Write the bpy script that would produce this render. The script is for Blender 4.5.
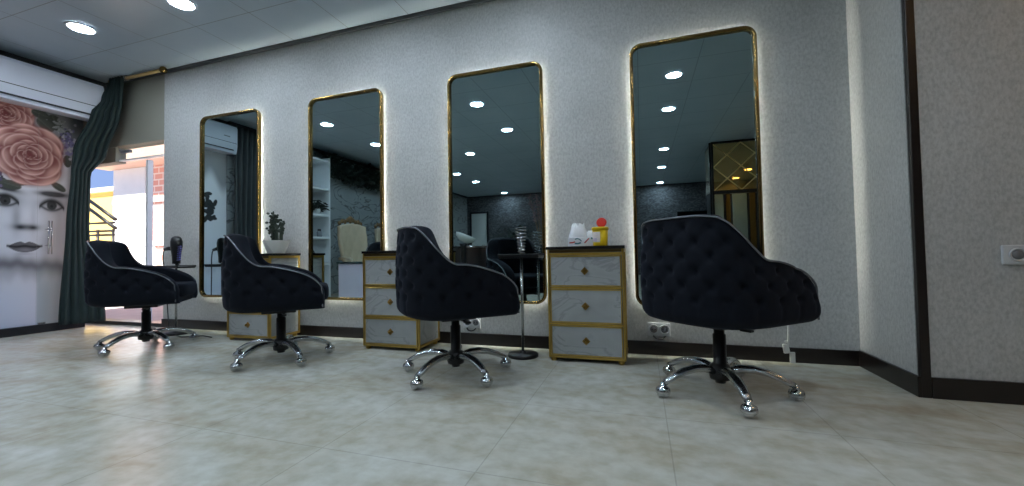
import bpy, bmesh, math, random
import numpy as np
from mathutils import Vector, Matrix
R = math.radians
random.seed(7)
for o in list(bpy.data.objects): bpy.data.objects.remove(o)
SC = bpy.context.scene
COL = SC.collection

# ------------------------------------------------------------------ camera
def cam_setup():
    f, yaw, p, r = 402.80879386, R(17.74267322), R(1.63495607), R(-1.01010818)
    cy, sy = math.cos(yaw), math.sin(yaw)
    F = Vector((-sy*math.cos(p), cy*math.cos(p), math.sin(p)))
    r0 = Vector((cy, sy, 0)); u0 = r0.cross(F)
    rt = r0*math.cos(r) + u0*math.sin(r); up = -r0*math.sin(r) + u0*math.cos(r)
    cd = bpy.data.cameras.new('camera'); co = bpy.data.objects.new('camera', cd); COL.objects.link(co)
    M = Matrix.Identity(4)
    for i in range(3): M[i][0], M[i][1], M[i][2] = rt[i], up[i], -F[i]
    M[0][3], M[1][3], M[2][3] = 0, 0, .64
    co.matrix_world = M
    cd.sensor_fit = 'HORIZONTAL'; cd.sensor_width = 36; cd.lens = 36*f/1024
    cd.clip_start = .02; cd.clip_end = 200
    SC.camera = co
cam_setup()

# ------------------------------------------------------------------ light and exposure
SC.view_settings.view_transform = 'Standard'; SC.view_settings.look = 'None'
SC.view_settings.gamma = 1; SC.view_settings.use_curve_mapping = False
SC.view_settings.exposure = 0.0
SC.cycles.use_denoising = True
SC.cycles.max_bounces = 10; SC.cycles.glossy_bounces = 6; SC.cycles.diffuse_bounces = 5
SC.cycles.transmission_bounces = 6; SC.cycles.caustics_reflective = False; SC.cycles.caustics_refractive = False
SC.cycles.sample_clamp_indirect = 6

LAMP = 165.0      # downlight diffusers
LED = 130.0        # strips behind the mirrors
w = bpy.data.worlds.new('sky'); SC.world = w; w.use_nodes = True
nt = w.node_tree; bg = nt.nodes['Background']
tc = nt.nodes.new('ShaderNodeTexCoord'); sx = nt.nodes.new('ShaderNodeSeparateXYZ'); cr = nt.nodes.new('ShaderNodeValToRGB')
nt.links.new(tc.outputs['Generated'], sx.inputs[0]); nt.links.new(sx.outputs['Z'], cr.inputs[0])
cr.color_ramp.elements[0].position = 0.0; cr.color_ramp.elements[0].color = (.36, .50, .88, 1)
cr.color_ramp.elements[1].position = .6; cr.color_ramp.elements[1].color = (.25, .45, .95, 1)
nt.links.new(cr.outputs[0], bg.inputs[0]); bg.inputs[1].default_value = 1.0
sd = bpy.data.lights.new('sun', 'SUN'); sd.energy = 21; sd.angle = R(1); sd.color = (1, .95, .88)
so = bpy.data.objects.new('sun', sd); COL.objects.link(so)
so.rotation_euler = Vector((-.35, .5, -.8)).to_track_quat('-Z', 'Y').to_euler(); so.location = (0, 0, 12)

# ------------------------------------------------------------------ materials
def lin(c):
    return tuple(((v/255)/12.92 if v/255 <= .04045 else ((v/255+.055)/1.055)**2.4) for v in c)
MATS = {}
def mat(name, rgb, rough=.5, metal=0, var=.08, scale=12, sheen=0, coat=0, bump=0, emit=0, spec=.5, trans=0):
    m = bpy.data.materials.new(name); m.use_nodes = True
    n = m.node_tree; b = n.nodes['Principled BSDF']
    c = lin(rgb)
    t = n.nodes.new('ShaderNodeTexCoord'); no = n.nodes.new('ShaderNodeTexNoise'); no.inputs['Scale'].default_value = scale
    no.inputs['Detail'].default_value = 5
    n.links.new(t.outputs['Object'], no.inputs['Vector'])
    mx = n.nodes.new('ShaderNodeMix'); mx.data_type = 'RGBA'
    mx.inputs[6].default_value = (*[v*(1-var) for v in c], 1); mx.inputs[7].default_value = (*[min(1, v*(1+var)) for v in c], 1)
    n.links.new(no.outputs['Fac'], mx.inputs[0]); n.links.new(mx.outputs[2], b.inputs['Base Color'])
    b.inputs['Roughness'].default_value = rough; b.inputs['Metallic'].default_value = metal
    b.inputs['Specular IOR Level'].default_value = spec
    if sheen: b.inputs['Sheen Weight'].default_value = sheen; b.inputs['Sheen Roughness'].default_value = .45; b.inputs['Sheen Tint'].default_value = (.35, .42, .65, 1)
    if coat: b.inputs['Coat Weight'].default_value = coat; b.inputs['Coat Roughness'].default_value = .05
    if emit: n.links.new(mx.outputs[2], b.inputs['Emission Color']); b.inputs['Emission Strength'].default_value = emit
    if trans: b.inputs['Transmission Weight'].default_value = trans
    if bump:
        bp = n.nodes.new('ShaderNodeBump'); bp.inputs['Strength'].default_value = bump; bp.inputs['Distance'].default_value = .01
        n.links.new(no.outputs['Fac'], bp.inputs['Height']); n.links.new(bp.outputs[0], b.inputs['Normal'])
    MATS[name] = m
    return m
def nodes(name):
    m = bpy.data.materials.new(name); m.use_nodes = True
    MATS[name] = m
    return m, m.node_tree, m.node_tree.nodes, m.node_tree.links, m.node_tree.nodes['Principled BSDF']
def ramp(N, stops):
    r = N.new('ShaderNodeValToRGB'); e = r.color_ramp.elements
    while len(e) < len(stops): e.new(.5)
    for i, (p, c) in enumerate(stops): e[i].position = p; e[i].color = (*c, 1)
    return r

def wallpaper(name, a, b_, sc=1.0):
    m, n, N, L, b = nodes(name)
    t = N.new('ShaderNodeTexCoord'); mp = N.new('ShaderNodeMapping'); mp.inputs['Scale'].default_value = (80*sc, 80*sc, 46*sc)
    no = N.new('ShaderNodeTexNoise'); no.inputs['Scale'].default_value = 1.0; no.inputs['Detail'].default_value = 6; no.inputs['Roughness'].default_value = .7
    n2 = N.new('ShaderNodeTexNoise'); n2.inputs['Scale'].default_value = 3.0; n2.inputs['Detail'].default_value = 3
    L.new(t.outputs['Object'], mp.inputs[0]); L.new(mp.outputs[0], no.inputs['Vector']); L.new(t.outputs['Object'], n2.inputs['Vector'])
    r = ramp(N, [(.34, lin(a)), (.62, lin(b_))]); L.new(no.outputs['Fac'], r.inputs[0])
    mx = N.new('ShaderNodeMix'); mx.data_type = 'RGBA'; mx.blend_type = 'MULTIPLY'; mx.inputs[0].default_value = .25
    L.new(r.outputs[0], mx.inputs[6]); L.new(n2.outputs['Fac'], mx.inputs[7])
    L.new(mx.outputs[2], b.inputs['Base Color'])
    b.inputs['Roughness'].default_value = .62; b.inputs['Specular IOR Level'].default_value = .35
    bp = N.new('ShaderNodeBump'); bp.inputs['Strength'].default_value = .25; bp.inputs['Distance'].default_value = .004
    L.new(no.outputs['Fac'], bp.inputs['Height']); L.new(bp.outputs[0], b.inputs['Normal'])
    return m
wallpaper('wallpaper', (175, 176, 174), (203, 204, 202))
mat('olive_paint', (142, 140, 128), .7, 0, .04, 3)

def grid_lines(N, L, t, x0, y0, px, py, wid):
    sp = N.new('ShaderNodeSeparateXYZ'); L.new(t.outputs['Object'], sp.inputs[0])
    out = []
    for ax, o, p in (('X', x0, px), ('Y', y0, py)):
        a = N.new('ShaderNodeMath'); a.operation = 'SUBTRACT'; L.new(sp.outputs[ax], a.inputs[0]); a.inputs[1].default_value = o
        d = N.new('ShaderNodeMath'); d.operation = 'PINGPONG'; L.new(a.outputs[0], d.inputs[0]); d.inputs[1].default_value = p/2
        q = N.new('ShaderNodeMath'); q.operation = 'LESS_THAN'; L.new(d.outputs[0], q.inputs[0]); q.inputs[1].default_value = wid
        out.append(q)
    mx = N.new('ShaderNodeMath'); mx.operation = 'MAXIMUM'; L.new(out[0].outputs[0], mx.inputs[0]); L.new(out[1].outputs[0], mx.inputs[1])
    return mx
def floor_mat():
    m, n, N, L, b = nodes('stone_tile')
    t = N.new('ShaderNodeTexCoord'); mp = N.new('ShaderNodeMapping'); mp.inputs['Rotation'].default_value = (0, 0, R(35)); mp.inputs['Scale'].default_value = (1, 2.0, 1)
    L.new(t.outputs['Object'], mp.inputs[0])
    no = N.new('ShaderNodeTexNoise'); no.inputs['Scale'].default_value = 2.4; no.inputs['Detail'].default_value = 6; no.inputs['Roughness'].default_value = .6; no.inputs['Distortion'].default_value = .25
    L.new(mp.outputs[0], no.inputs['Vector'])
    r = ramp(N, [(.30, lin((184, 176, 155))), (.44, lin((197, 195, 180))), (.56, lin((204, 205, 194))), (.74, lin((217, 220, 214)))])
    L.new(no.outputs['Fac'], r.inputs[0])
    n2 = N.new('ShaderNodeTexNoise'); n2.inputs['Scale'].default_value = 16; n2.inputs['Detail'].default_value = 7; L.new(t.outputs['Object'], n2.inputs['Vector'])
    r2 = ramp(N, [(.30, (.70, .66, .58)), (.62, (1, 1, 1))]); L.new(n2.outputs['Fac'], r2.inputs[0])
    m1 = N.new('ShaderNodeMix'); m1.data_type = 'RGBA'; m1.blend_type = 'MULTIPLY'; m1.inputs[0].default_value = .6
    L.new(r.outputs[0], m1.inputs[6]); L.new(r2.outputs[0], m1.inputs[7])
    g = grid_lines(N, L, t, -.482, 1.67, .558, .558, .0022)
    gm = N.new('ShaderNodeMath'); gm.operation = 'MULTIPLY'; L.new(g.outputs[0], gm.inputs[0]); gm.inputs[1].default_value = .25
    m2 = N.new('ShaderNodeMix'); m2.data_type = 'RGBA'; L.new(gm.outputs[0], m2.inputs[0]); L.new(m1.outputs[2], m2.inputs[6]); m2.inputs[7].default_value = (.12, .11, .09, 1)
    L.new(m2.outputs[2], b.inputs['Base Color'])
    rr = N.new('ShaderNodeMapRange'); L.new(no.outputs['Fac'], rr.inputs[0]); rr.inputs[1].default_value = .3; rr.inputs[2].default_value = .7; rr.inputs[3].default_value = .20; rr.inputs[4].default_value = .30
    b.inputs['Roughness'].default_value = .25; b.inputs['Specular IOR Level'].default_value = .5
    bp = N.new('ShaderNodeBump'); bp.inputs['Strength'].default_value = .03; bp.inputs['Distance'].default_value = .002
    L.new(n2.outputs['Fac'], bp.inputs['Height']); L.new(bp.outputs[0], b.inputs['Normal'])
floor_mat()
def ceil_mat():
    m, n, N, L, b = nodes('ceiling_tile')
    t = N.new('ShaderNodeTexCoord')
    no = N.new('ShaderNodeTexNoise'); no.inputs['Scale'].default_value = 1.6; no.inputs['Detail'].default_value = 3; L.new(t.outputs['Object'], no.inputs['Vector'])
    r = ramp(N, [(.3, lin((182, 198, 212))), (.7, lin((196, 208, 220)))]); L.new(no.outputs['Fac'], r.inputs[0])
    g = grid_lines(N, L, t, -3.89, 2.25, .558, .555, .0028)
    gm = N.new('ShaderNodeMath'); gm.operation = 'MULTIPLY'; L.new(g.outputs[0], gm.inputs[0]); gm.inputs[1].default_value = .6
    m2 = N.new('ShaderNodeMix'); m2.data_type = 'RGBA'; L.new(gm.outputs[0], m2.inputs[0]); L.new(r.outputs[0], m2.inputs[6]); m2.inputs[7].default_value = (.09, .1, .1, 1)
    L.new(m2.outputs[2], b.inputs['Base Color']); b.inputs['Roughness'].default_value = .32
ceil_mat()
def marble(name, base, vein, sc, mixw=.5, rough=.2, vw=.03):
    m, n, N, L, b = nodes(name)
    t = N.new('ShaderNodeTexCoord')
    no = N.new('ShaderNodeTexNoise'); no.inputs['Scale'].default_value = sc; no.inputs['Detail'].default_value = 6; no.inputs['Distortion'].default_value = 1.4
    mp = N.new('ShaderNodeMapping'); mp.inputs['Rotation'].default_value = (R(20), R(35), R(40)); mp.inputs['Scale'].default_value = (1, 1, 2.2)
    L.new(t.outputs['Object'], mp.inputs[0]); L.new(mp.outputs[0], no.inputs['Vector'])
    s = N.new('ShaderNodeMath'); s.operation = 'SUBTRACT'; L.new(no.outputs['Fac'], s.inputs[0]); s.inputs[1].default_value = .5
    a = N.new('ShaderNodeMath'); a.operation = 'ABSOLUTE'; L.new(s.outputs[0], a.inputs[0])
    b0 = tuple(x+(y-x)*mixw for x, y in zip(lin(base), lin(vein)))
    r = ramp(N, [(0, b0), (vw, lin(base)), (.25, tuple(v*.88 for v in lin(base)))]); L.new(a.outputs[0], r.inputs[0])
    L.new(r.outputs[0], b.inputs['Base Color']); b.inputs['Roughness'].default_value = rough
    return m
marble('drawer_marble', (160, 163, 162), (128, 130, 132), 3, .6, .25)
marble('wall_marble', (150, 156, 158), (48, 50, 54), 1.6, .85, .35)
marble('wavy_paper', (104, 105, 108), (44, 46, 52), 6.5, .95, .6, .12)
def brick():
    m, n, N, L, b = nodes('pink_brick')
    t = N.new('ShaderNodeTexCoord'); mp = N.new('ShaderNodeMapping'); mp.inputs['Rotation'].default_value = (R(90), 0, 0)
    L.new(t.outputs['Object'], mp.inputs[0])
    k = N.new('ShaderNodeTexBrick'); k.inputs['Scale'].default_value = 2.2; k.inputs['Color1'].default_value = (*lin((226, 168, 152)), 1); k.inputs['Color2'].default_value = (*lin((214, 150, 136)), 1)
    k.inputs['Mortar'].default_value = (*lin((235, 215, 205)), 1); k.inputs['Mortar Size'].default_value = .03
    L.new(mp.outputs[0], k.inputs['Vector']); L.new(k.outputs['Color'], b.inputs['Base Color']); b.inputs['Roughness'].default_value = .9
brick()
def mural_mat():
    m, n, N, L, b = nodes('mural_print')
    at = N.new('ShaderNodeVertexColor'); at.layer_name = 'print'
    L.new(at.outputs['Color'], b.inputs['Base Color']); b.inputs['Roughness'].default_value = .3
    tr = N.new('ShaderNodeBsdfTranslucent'); L.new(at.outputs['Color'], tr.inputs['Color'])
    ms = N.new('ShaderNodeMixShader'); ms.inputs[0].default_value = .5
    L.new(b.outputs[0], ms.inputs[1]); L.new(tr.outputs[0], ms.inputs[2])
    L.new(ms.outputs[0], N['Material Output'].inputs['Surface'])
mural_mat()
def glass_mat():
    m, n, N, L, b = nodes('clear_glass')
    g = N.new('ShaderNodeBsdfGlossy'); g.inputs['Roughness'].default_value = .02
    t = N.new('ShaderNodeBsdfTransparent'); t.inputs['Color'].default_value = (.93, .97, .96, 1)
    ms = N.new('ShaderNodeMixShader'); fc = N.new('ShaderNodeLayerWeight'); pw = N.new('ShaderNodeMath'); pw.operation = 'POWER'; L.new(fc.outputs['Facing'], pw.inputs[0]); pw.inputs[1].default_value = 4
    fr = N.new('ShaderNodeMath'); fr.operation = 'MULTIPLY_ADD'; L.new(pw.outputs[0], fr.inputs[0]); fr.inputs[1].default_value = .5; fr.inputs[2].default_value = .04
    L.new(fr.outputs[0], ms.inputs[0]); L.new(t.outputs[0], ms.inputs[1]); L.new(g.outputs[0], ms.inputs[2]); L.new(ms.outputs[0], N['Material Output'].inputs['Surface'])
glass_mat()
mat('velvet', (14, 18, 26), .85, 0, .25, 60, sheen=.06, bump=.06, spec=.15)
mat('velvet_teal', (36, 52, 62), .8, 0, .2, 60, sheen=.2)
mat('satin_piping', (120, 124, 132), .22, .5, .15, 20)
mat('gold', (138, 112, 66), .13, 1, .12, 30)
mat('gold_trim', (190, 158, 84), .32, .85, .15, 30)
mat('knob_gold', (150, 118, 58), .28, .9, .2, 60)
mat('bronze', (92, 76, 48), .3, .8, .15, 30)
mat('brass_rod', (206, 176, 122), .35, .75, .1, 20)
mat('bevel_gold', (240, 208, 140), .45, .3, .1, 20)
mat('chrome', (205, 207, 210), .1, 1, .05, 20)
mat('brushed_alloy', (190, 193, 196), .24, 1, .08, 40)
mat('black_plastic', (16, 16, 18), .35, 0, .2, 30)
mat('black_metal', (14, 14, 15), .4, .3, .2, 30)
mat('dark_wood', (26, 19, 17), .3, 0, .35, 18)
mat('ceiling_moulding', (52, 56, 62), .4, 0, .15, 18)
mat('dark_frame', (28, 29, 34), .35, .2, .15, 20)
mat('header', (34, 36, 42), .6, 0, .15, 20)
mat('mirror_silver', (186, 208, 210), .0, 1, .0, 2)
mat('gold_mirror', (205, 182, 128), .03, 1, .08, 3)
mat('mirror_back', (40, 40, 42), .6, 0, .1, 10)
mat('dark_top', (32, 28, 24), .08, 0, .2, 20, coat=.5)
mat('white_plastic', (226, 229, 232), .35, 0, .03, 10)
mat('socket_plastic', (196, 198, 200), .4, 0, .05, 20)
mat('grey_plastic', (120, 122, 126), .4, 0, .05, 20)
mat('white_paint', (222, 224, 226), .45, 0, .04, 8)
mat('white_ceramic', (214, 217, 214), .3, 0, .04, 10)
mat('tissue_paper', (236, 238, 240), .8, 0, .03, 20)
mat('tissue_card', (232, 234, 238), .5, 0, .02, 20)
mat('print_red', (196, 70, 66), .5, 0, .1, 30)
mat('print_teal', (58, 122, 132), .5, 0, .1, 30)
mat('print_lilac', (190, 176, 196), .5, 0, .2, 90)
mat('label_white', (220, 208, 200), .5, 0, .12, 120)
mat('yellow_plastic', (236, 200, 22), .35, 0, .05, 20)
mat('red_plastic', (214, 48, 34), .35, 0, .06, 20)
mat('cactus', (28, 42, 30), .6, 0, .35, 30)
mat('leaf_dark', (24, 38, 32), .5, 0, .4, 12)
mat('berry', (96, 72, 76), .5, 0, .3, 40)
mat('curtain', (26, 42, 42), .85, 0, .25, 9, sheen=.05)
mat('curtain_grey', (58, 62, 64), .85, 0, .2, 9)
mat('beige_leather', (186, 168, 142), .4, 0, .1, 14)
mat('carved_wood', (120, 96, 66), .35, .3, .25, 30)
mat('table_white', (214, 218, 240), .4, 0, .03, 10)
mat('teal_top', (30, 52, 54), .25, 0, .1, 10)
mat('purple_plastic', (96, 96, 168), .4, 0, .1, 20)
mat('ac_plastic', (206, 210, 222), .4, 0, .02, 8)
mat('slot_dark', (40, 42, 48), .5, 0, .1, 20)
mat('screen', (10, 11, 13), .1, 0, .1, 10)
mat('asphalt', (170, 165, 160), .9, 0, .15, 6)
mat('yellow_wall', (236, 200, 110), .9, 0, .06, 2)
mat('peach', (206, 168, 150), .5, 0, .12, 6)
mat('lamp_face', (222, 238, 255), .5, 0, 0, 2, emit=LAMP)
mat('warm_lamp_face', (255, 196, 120), .5, 0, 0, 2, emit=LAMP*.42)
mat('led_face', (250, 252, 236), .5, 0, 0, 2, emit=LED)
mat('book', (90, 80, 86), .7, 0, .4, 8)
mat('cable_black', (14, 14, 15), .5, 0, .1, 10)
mat('cable_white', (206, 206, 200), .4, 0, .05, 10)
M = MATS

# ------------------------------------------------------------------ mesh helpers
class MB:
    def __init__(s): s.b = bmesh.new()
    def box(s, x0, x1, y0, y1, z0, z1, bev=0, mtx=None, seg=2):
        r = bmesh.ops.create_cube(s.b, size=1); vs = r['verts']
        for v in vs: v.co = Vector(((x0+x1)/2+v.co.x*(x1-x0), (y0+y1)/2+v.co.y*(y1-y0), (z0+z1)/2+v.co.z*(z1-z0)))
        if bev:
            es = list({e for v in vs for e in v.link_edges})
            q = bmesh.ops.bevel(s.b, geom=es, offset=bev, segments=seg, profile=.5, affect='EDGES')
            vs = list({v for f in q['faces'] for v in f.verts} | {v for v in vs if v.is_valid})
        if mtx is not None: bmesh.ops.transform(s.b, matrix=mtx, verts=vs)
        return s
    def tube(s, pts, r, n=10, closed=False, up=None, rz=None):
        pts = [Vector(p) for p in pts]; k = len(pts)
        rs = r if isinstance(r, (list, tuple)) else [r]*k
        r2 = rz if rz is not None else rs
        if not isinstance(r2, (list, tuple)): r2 = [r2]*k
        rings = []; prev = None
        for i, p in enumerate(pts):
            a = pts[(i-1) % k] if (i > 0 or closed) else p; c = pts[(i+1) % k] if (i < k-1 or closed) else p
            t = (c-a).normalized()
            if up is not None: nrm = Vector(up).cross(t).normalized()
            else:
                if prev is None: nrm = t.orthogonal().normalized()
                else: nrm = (prev - t*prev.dot(t)).normalized()
            prev = nrm; bn = t.cross(nrm)
            rings.append([s.b.verts.new(p + nrm*math.cos(2*math.pi*j/n)*rs[i] + bn*math.sin(2*math.pi*j/n)*r2[i]) for j in range(n)])
        for i in range(k if closed else k-1):
            A, B = rings[i], rings[(i+1) % k]
            for j in range(n):
                f = s.b.faces.new((A[j], A[(j+1) % n], B[(j+1) % n], B[j])); f.smooth = True
        if not closed: s.b.faces.new(rings[0][::-1]); s.b.faces.new(rings[-1])
        return s
    def lathe(s, prof, c=(0, 0, 0), n=24, mtx=None, smooth=True, ring=False):
        c = Vector(c); rings = []; new = []
        for r, z in prof:
            if r < 1e-6: v = [s.b.verts.new(c+Vector((0, 0, z)))]
            else: v = [s.b.verts.new(c+Vector((r*math.cos(2*math.pi*j/n), r*math.sin(2*math.pi*j/n), z))) for j in range(n)]
            rings.append(v); new += v
        for A, B in zip(rings, rings[1:]+(rings[:1] if ring else [])):
            for j in range(n):
                a, b_ = A[j % len(A)], A[(j+1) % n % len(A)]; d, e = B[j % len(B)], B[(j+1) % n % len(B)]
                vs = []
                for v in (a, b_, e, d):
                    if v not in vs: vs.append(v)
                if len(vs) > 2:
                    f = s.b.faces.new(vs); f.smooth = smooth
        for rg_, rev in ((rings[0], True), (rings[-1], False)):
            if len(rg_) > 2 and not ring: s.b.faces.new(rg_[::-1] if rev else rg_)
        if mtx is not None: bmesh.ops.transform(s.b, matrix=mtx, verts=new)
        return s
    def ball(s, c, rx, ry=None, rz=None, n=16, m=10, mtx=None):
        ry = rx if ry is None else ry; rz = rx if rz is None else rz
        q = bmesh.ops.create_uvsphere(s.b, u_segments=n, v_segments=m, radius=1)
        for v in q['verts']: v.co = Vector((v.co.x*rx, v.co.y*ry, v.co.z*rz))
        if mtx is not None: bmesh.ops.transform(s.b, matrix=mtx, verts=q['verts'])
        for v in q['verts']: v.co += Vector(c)
        for f in {f for v in q['verts'] for f in v.link_faces}: f.smooth = True
        return s
    def grid(s, P, smooth=True, closeu=False):
        V = [[s.b.verts.new(p) for p in row] for row in P]
        for i in range(len(V)-1):
            for j in range(len(V[0]) - (0 if closeu else 1)):
                j2 = (j+1) % len(V[0])
                f = s.b.faces.new((V[i][j], V[i][j2], V[i+1][j2], V[i+1][j])); f.smooth = smooth
        return V
    def poly(s, pts): s.b.faces.new([s.b.verts.new(p) for p in pts]); return s
    def prism(s, pts, vec):
        A = [s.b.verts.new(p) for p in pts]; B = [s.b.verts.new(Vector(p)+Vector(vec)) for p in pts]
        s.b.faces.new(A[::-1]); s.b.faces.new(B); k = len(A)
        for i in range(k): s.b.faces.new((A[i], A[(i+1) % k], B[(i+1) % k], B[i]))
        return s
    def build(s, name, m, parent=None, recalc=True):
        if recalc: bmesh.ops.recalc_face_normals(s.b, faces=s.b.faces)
        me = bpy.data.meshes.new(name); s.b.to_mesh(me); s.b.free()
        o = bpy.data.objects.new(name, me); COL.objects.link(o)
        me.materials.append(M[m] if isinstance(m, str) else m)
        if parent is not None: o.parent = parent
        return o
def tag(o, label=None, cat=None, group=None, kind=None):
    if label: o['label'] = label
    if cat: o['category'] = cat
    if group: o['group'] = group
    if kind: o['kind'] = kind
    return o
def thing(name, label, cat, loc=(0, 0, 0), rz=0, group=None):
    o = bpy.data.objects.new(name, None); COL.objects.link(o); o.location = loc; o.rotation_euler = (0, 0, rz); o.empty_display_size = .1
    return tag(o, label, cat, group)
def struct(name, mb, m, parent=None, label=None):
    o = mb.build(name, m, parent)
    if parent is None: o['kind'] = 'structure'
    if label: o['label'] = label
    return o
def copy_tree(o, parent=None):
    c = o.copy(); COL.objects.link(c)
    if parent is not None: c.parent = parent
    for ch in list(o.children): copy_tree(ch, c)
    return c
def box(*a, **k): return MB().box(*a, **k)

# ------------------------------------------------------------------ room shell
D = 2.686; XL = -5.27; H = 2.5; YR = -6.5; XR = 3.9; XJ = 1.126; YJ = 2.19
struct('floor', box(-6.15, XR+.1, YR-.1, 2.80, -.05, 0), 'stone_tile')
struct('ceiling', box(-6.15, XR+.1, YR-.1, 2.80, H, H+.05), 'ceiling_tile')
struct('wall_back', box(-4.405, XJ+.1, D, D+.12, 0, H), 'wallpaper')
struct('wall_back_left', MB().box(-6.15, -4.405, D+.004, D+.12, 1.825, H).box(-6.15, -5.86, D+.004, D+.12, 0, 1.825), 'olive_paint')
struct('wall_return', box(XJ, XJ+.1, YJ+.02, D, 0, H), 'wallpaper')
struct('wall_right', box(XJ+.02, XR+.1, YJ, YJ+.1, 0, H), 'wallpaper')
struct('wall_right_far', box(XR, XR+.1, YR, YJ, 0, H), 'wallpaper')
struct('wall_rear', box(-5.9, XR, YR-.1, YR, 0, H), 'wavy_paper')
struct('wall_left', box(XL-.1, XL, YR, 1.36, 0, H), 'wall_marble')
struct('wall_left_recess', MB().box(-6.15, -6.0, 2.2, D, 0, H).box(-6.0, XL-.1, 2.2, 2.25, 0, H), 'olive_paint')
struct('trim_1', box(-5.6, XJ, D-.022, D, 2.468, H, .004), 'ceiling_moulding')
struct('trim_2', box(XJ-.002, XJ+.032, YJ-.012, YJ+.012, 0, H, .003), 'dark_wood')
struct('trim_3', box(XL, XL+.05, YR, 1.36, 2.46, H), 'ceiling_moulding')
struct('trim_4', box(XL+.05, XR, YR, YR+.03, 2.46, H), 'ceiling_moulding')
struct('baseboard_back', MB().box(-4.405, XJ, D-.015, D, 0, .083, .003), 'dark_wood')
struct('baseboard_return', box(XJ-.015, XJ, YJ-.012, D-.015, 0, .088, .003), 'dark_wood')
struct('baseboard_right', box(XJ+.032, XR, YJ-.015, YJ, 0, .088, .003), 'dark_wood')

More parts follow.
